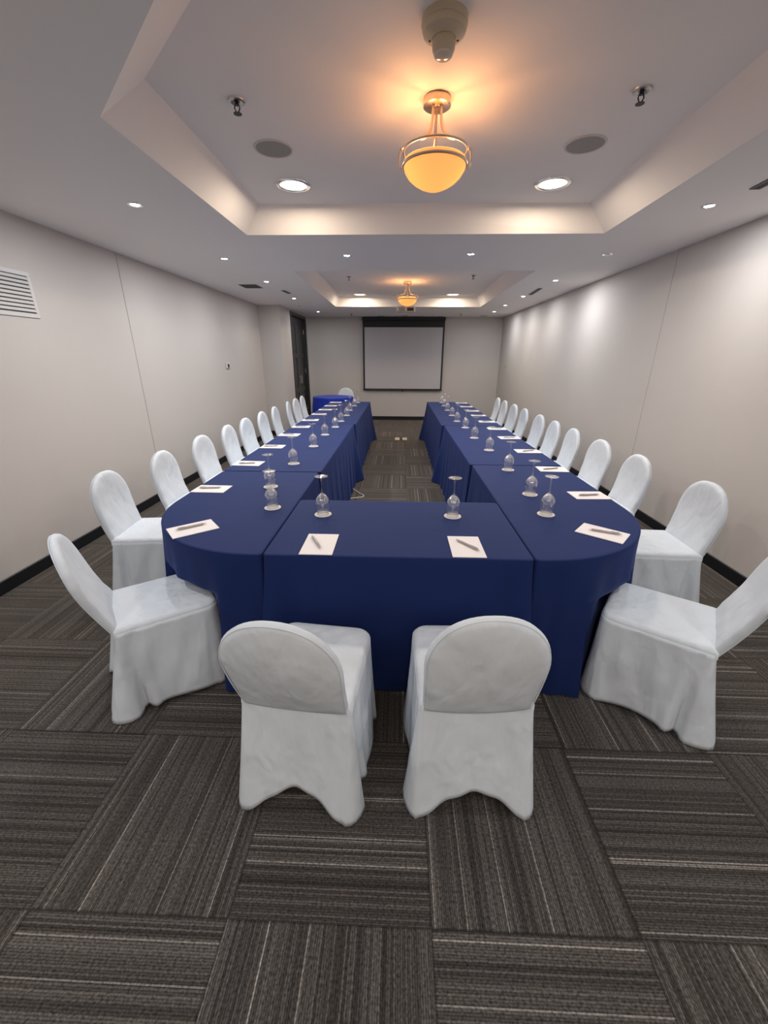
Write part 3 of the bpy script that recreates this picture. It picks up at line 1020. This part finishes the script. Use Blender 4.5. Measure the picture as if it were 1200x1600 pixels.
def setting_label(what, where): return '%s %s' % (what, where)
def pad_pen(x, y, rz, where, pen=True, pr=None, dx_=0, dy_=0, side=''):
    inst(P0, 'p', (x, y, ZTOP), rz, 'white notepad ' + where, 'notepad', 'notepads on the tables')
    if pen:
        inst(N0, 'n', (x + dx_, y + dy_, ZTOP + .0102), pr if pr is not None else rz, 'slim beige pen on the notepad ' + where, 'pen', 'pens on the notepads')
def glass_set(x, y, where):
    inst(C0, 'c', (x, y, ZTOP), random.uniform(0, 6), 'round white coaster under the glass ' + where, 'coaster', 'coasters under the glasses')
    inst(G0, 'g', (x, y, ZTOP + .0035), random.uniform(0, 6), 'upturned stemmed glass on a coaster ' + where, 'glass', 'upturned stemmed glasses')

pad_pen(-.358, 1.695, 0, 'on the table end, left of the two', True, R(117), -.02, .01)
pad_pen(.325, 1.698, 0, 'on the table end, right of the two', True, R(128), .005, .005)
pad_pen(-1.037, 1.845, R(-50), 'on the left rounded corner', True, R(40), -.01, .01)
pad_pen(1.035, 1.885, R(50), 'on the right rounded corner', True, R(155), .01, 0)
for nm, XY in (('left', [(-1.263, 2.499), (-1.238, 3.187), (-1.23, 3.858), (-1.225, 4.50), (-1.22, 5.07), (-1.205, 5.65), (-1.2, 6.28), (-1.195, 6.85), (-1.195, 7.43), (-1.195, 8.02)]),
               ('right', [(1.257, 2.485), (1.25, 3.13), (1.246, 3.786), (1.24, 4.467), (1.23, 5.07), (1.22, 5.663), (1.22, 6.30), (1.215, 6.86), (1.22, 7.48), (1.21, 8.1)])):
    for k, (x, y) in enumerate(XY):
        sg = -1 if x < 0 else 1
        x = sg * 1.222 if k else sg * 1.228
        if k in (0, 9): where = 'on the %s arm, %s' % (nm, 'first one past the rounded corner' if k == 0 else 'the farthest one')
        else: where = 'on the %s arm, %s past the rounded corner' % (nm, ORD[k])
        pad_pen(x, y, R(90 + random.uniform(-3, 3)), where, True, R(random.choice((12, 18, 25, 168)) if k else (8 if nm == 'left' else 10)), random.uniform(-.015, .015), random.uniform(-.02, .02))
glass_set(-.411, 2.079, 'on the table end, left of the two')
glass_set(.310, 2.084, 'on the table end, right of the two')
for nm, XY in (('left', [(-.723, 2.171), (-.855, 2.572), (-.855, 3.207), (-.83, 3.902), (-.826, 4.538), (-.79, 5.081), (-.784, 5.573), (-.777, 6.164), (-.8, 6.80), (-.795, 7.459), (-.791, 8.015)]),
               ('right', [(.84, 2.138), (.857, 2.492), (.869, 3.10), (.87, 3.821), (.838, 4.442), (.845, 5.135), (.814, 5.679), (.815, 6.274), (.818, 6.913), (.835, 7.584), (.843, 8.145)])):
    for k, (x, y) in enumerate(XY):
        if k in (0, 10): where = 'on the %s arm, %s' % (nm, 'nearest the camera' if k == 0 else 'the farthest one')
        else: where = 'on the %s arm, %s from the camera' % (nm, ORD[k])
        glass_set(x, y, where)

# ------------------------------------------------------------------ on the floor
t = thing('floor_outlet', 'metal floor outlet box with two open lids in the aisle', 'floor outlet', (.063, 8.31, 0))
obj('lid', box(-.125, -.03, -.13, .13, 0, .008, .002), M['brass_box'], t)
obj('lid', box(.03, .125, -.13, .13, 0, .008, .002), M['brass_box'], t)
obj('socket_well', box(-.03, .03, -.13, .13, 0, .004), M['dark'], t)
pts = []
for j in range(40):
    u = j / 39
    if u < .45: a = u / .45; p = (-.60 + .16 * a, 4.95 - .28 * a)
    elif u < .65:
        a = (u - .45) / .2 * PI * .8
        p = (-.44 + .035 * math.sin(a), 4.67 - .06 + .06 * math.cos(a))
    else: a = (u - .65) / .35; p = (-.42 - .22 * a, 4.56 - .09 * a)
    pts.append((p[0], p[1], .006))
tag(obj('cable', tube(pts, .0055, 8), M['cable'], None, True), 'white cable looping out from under the left tables into the aisle', 'cable')
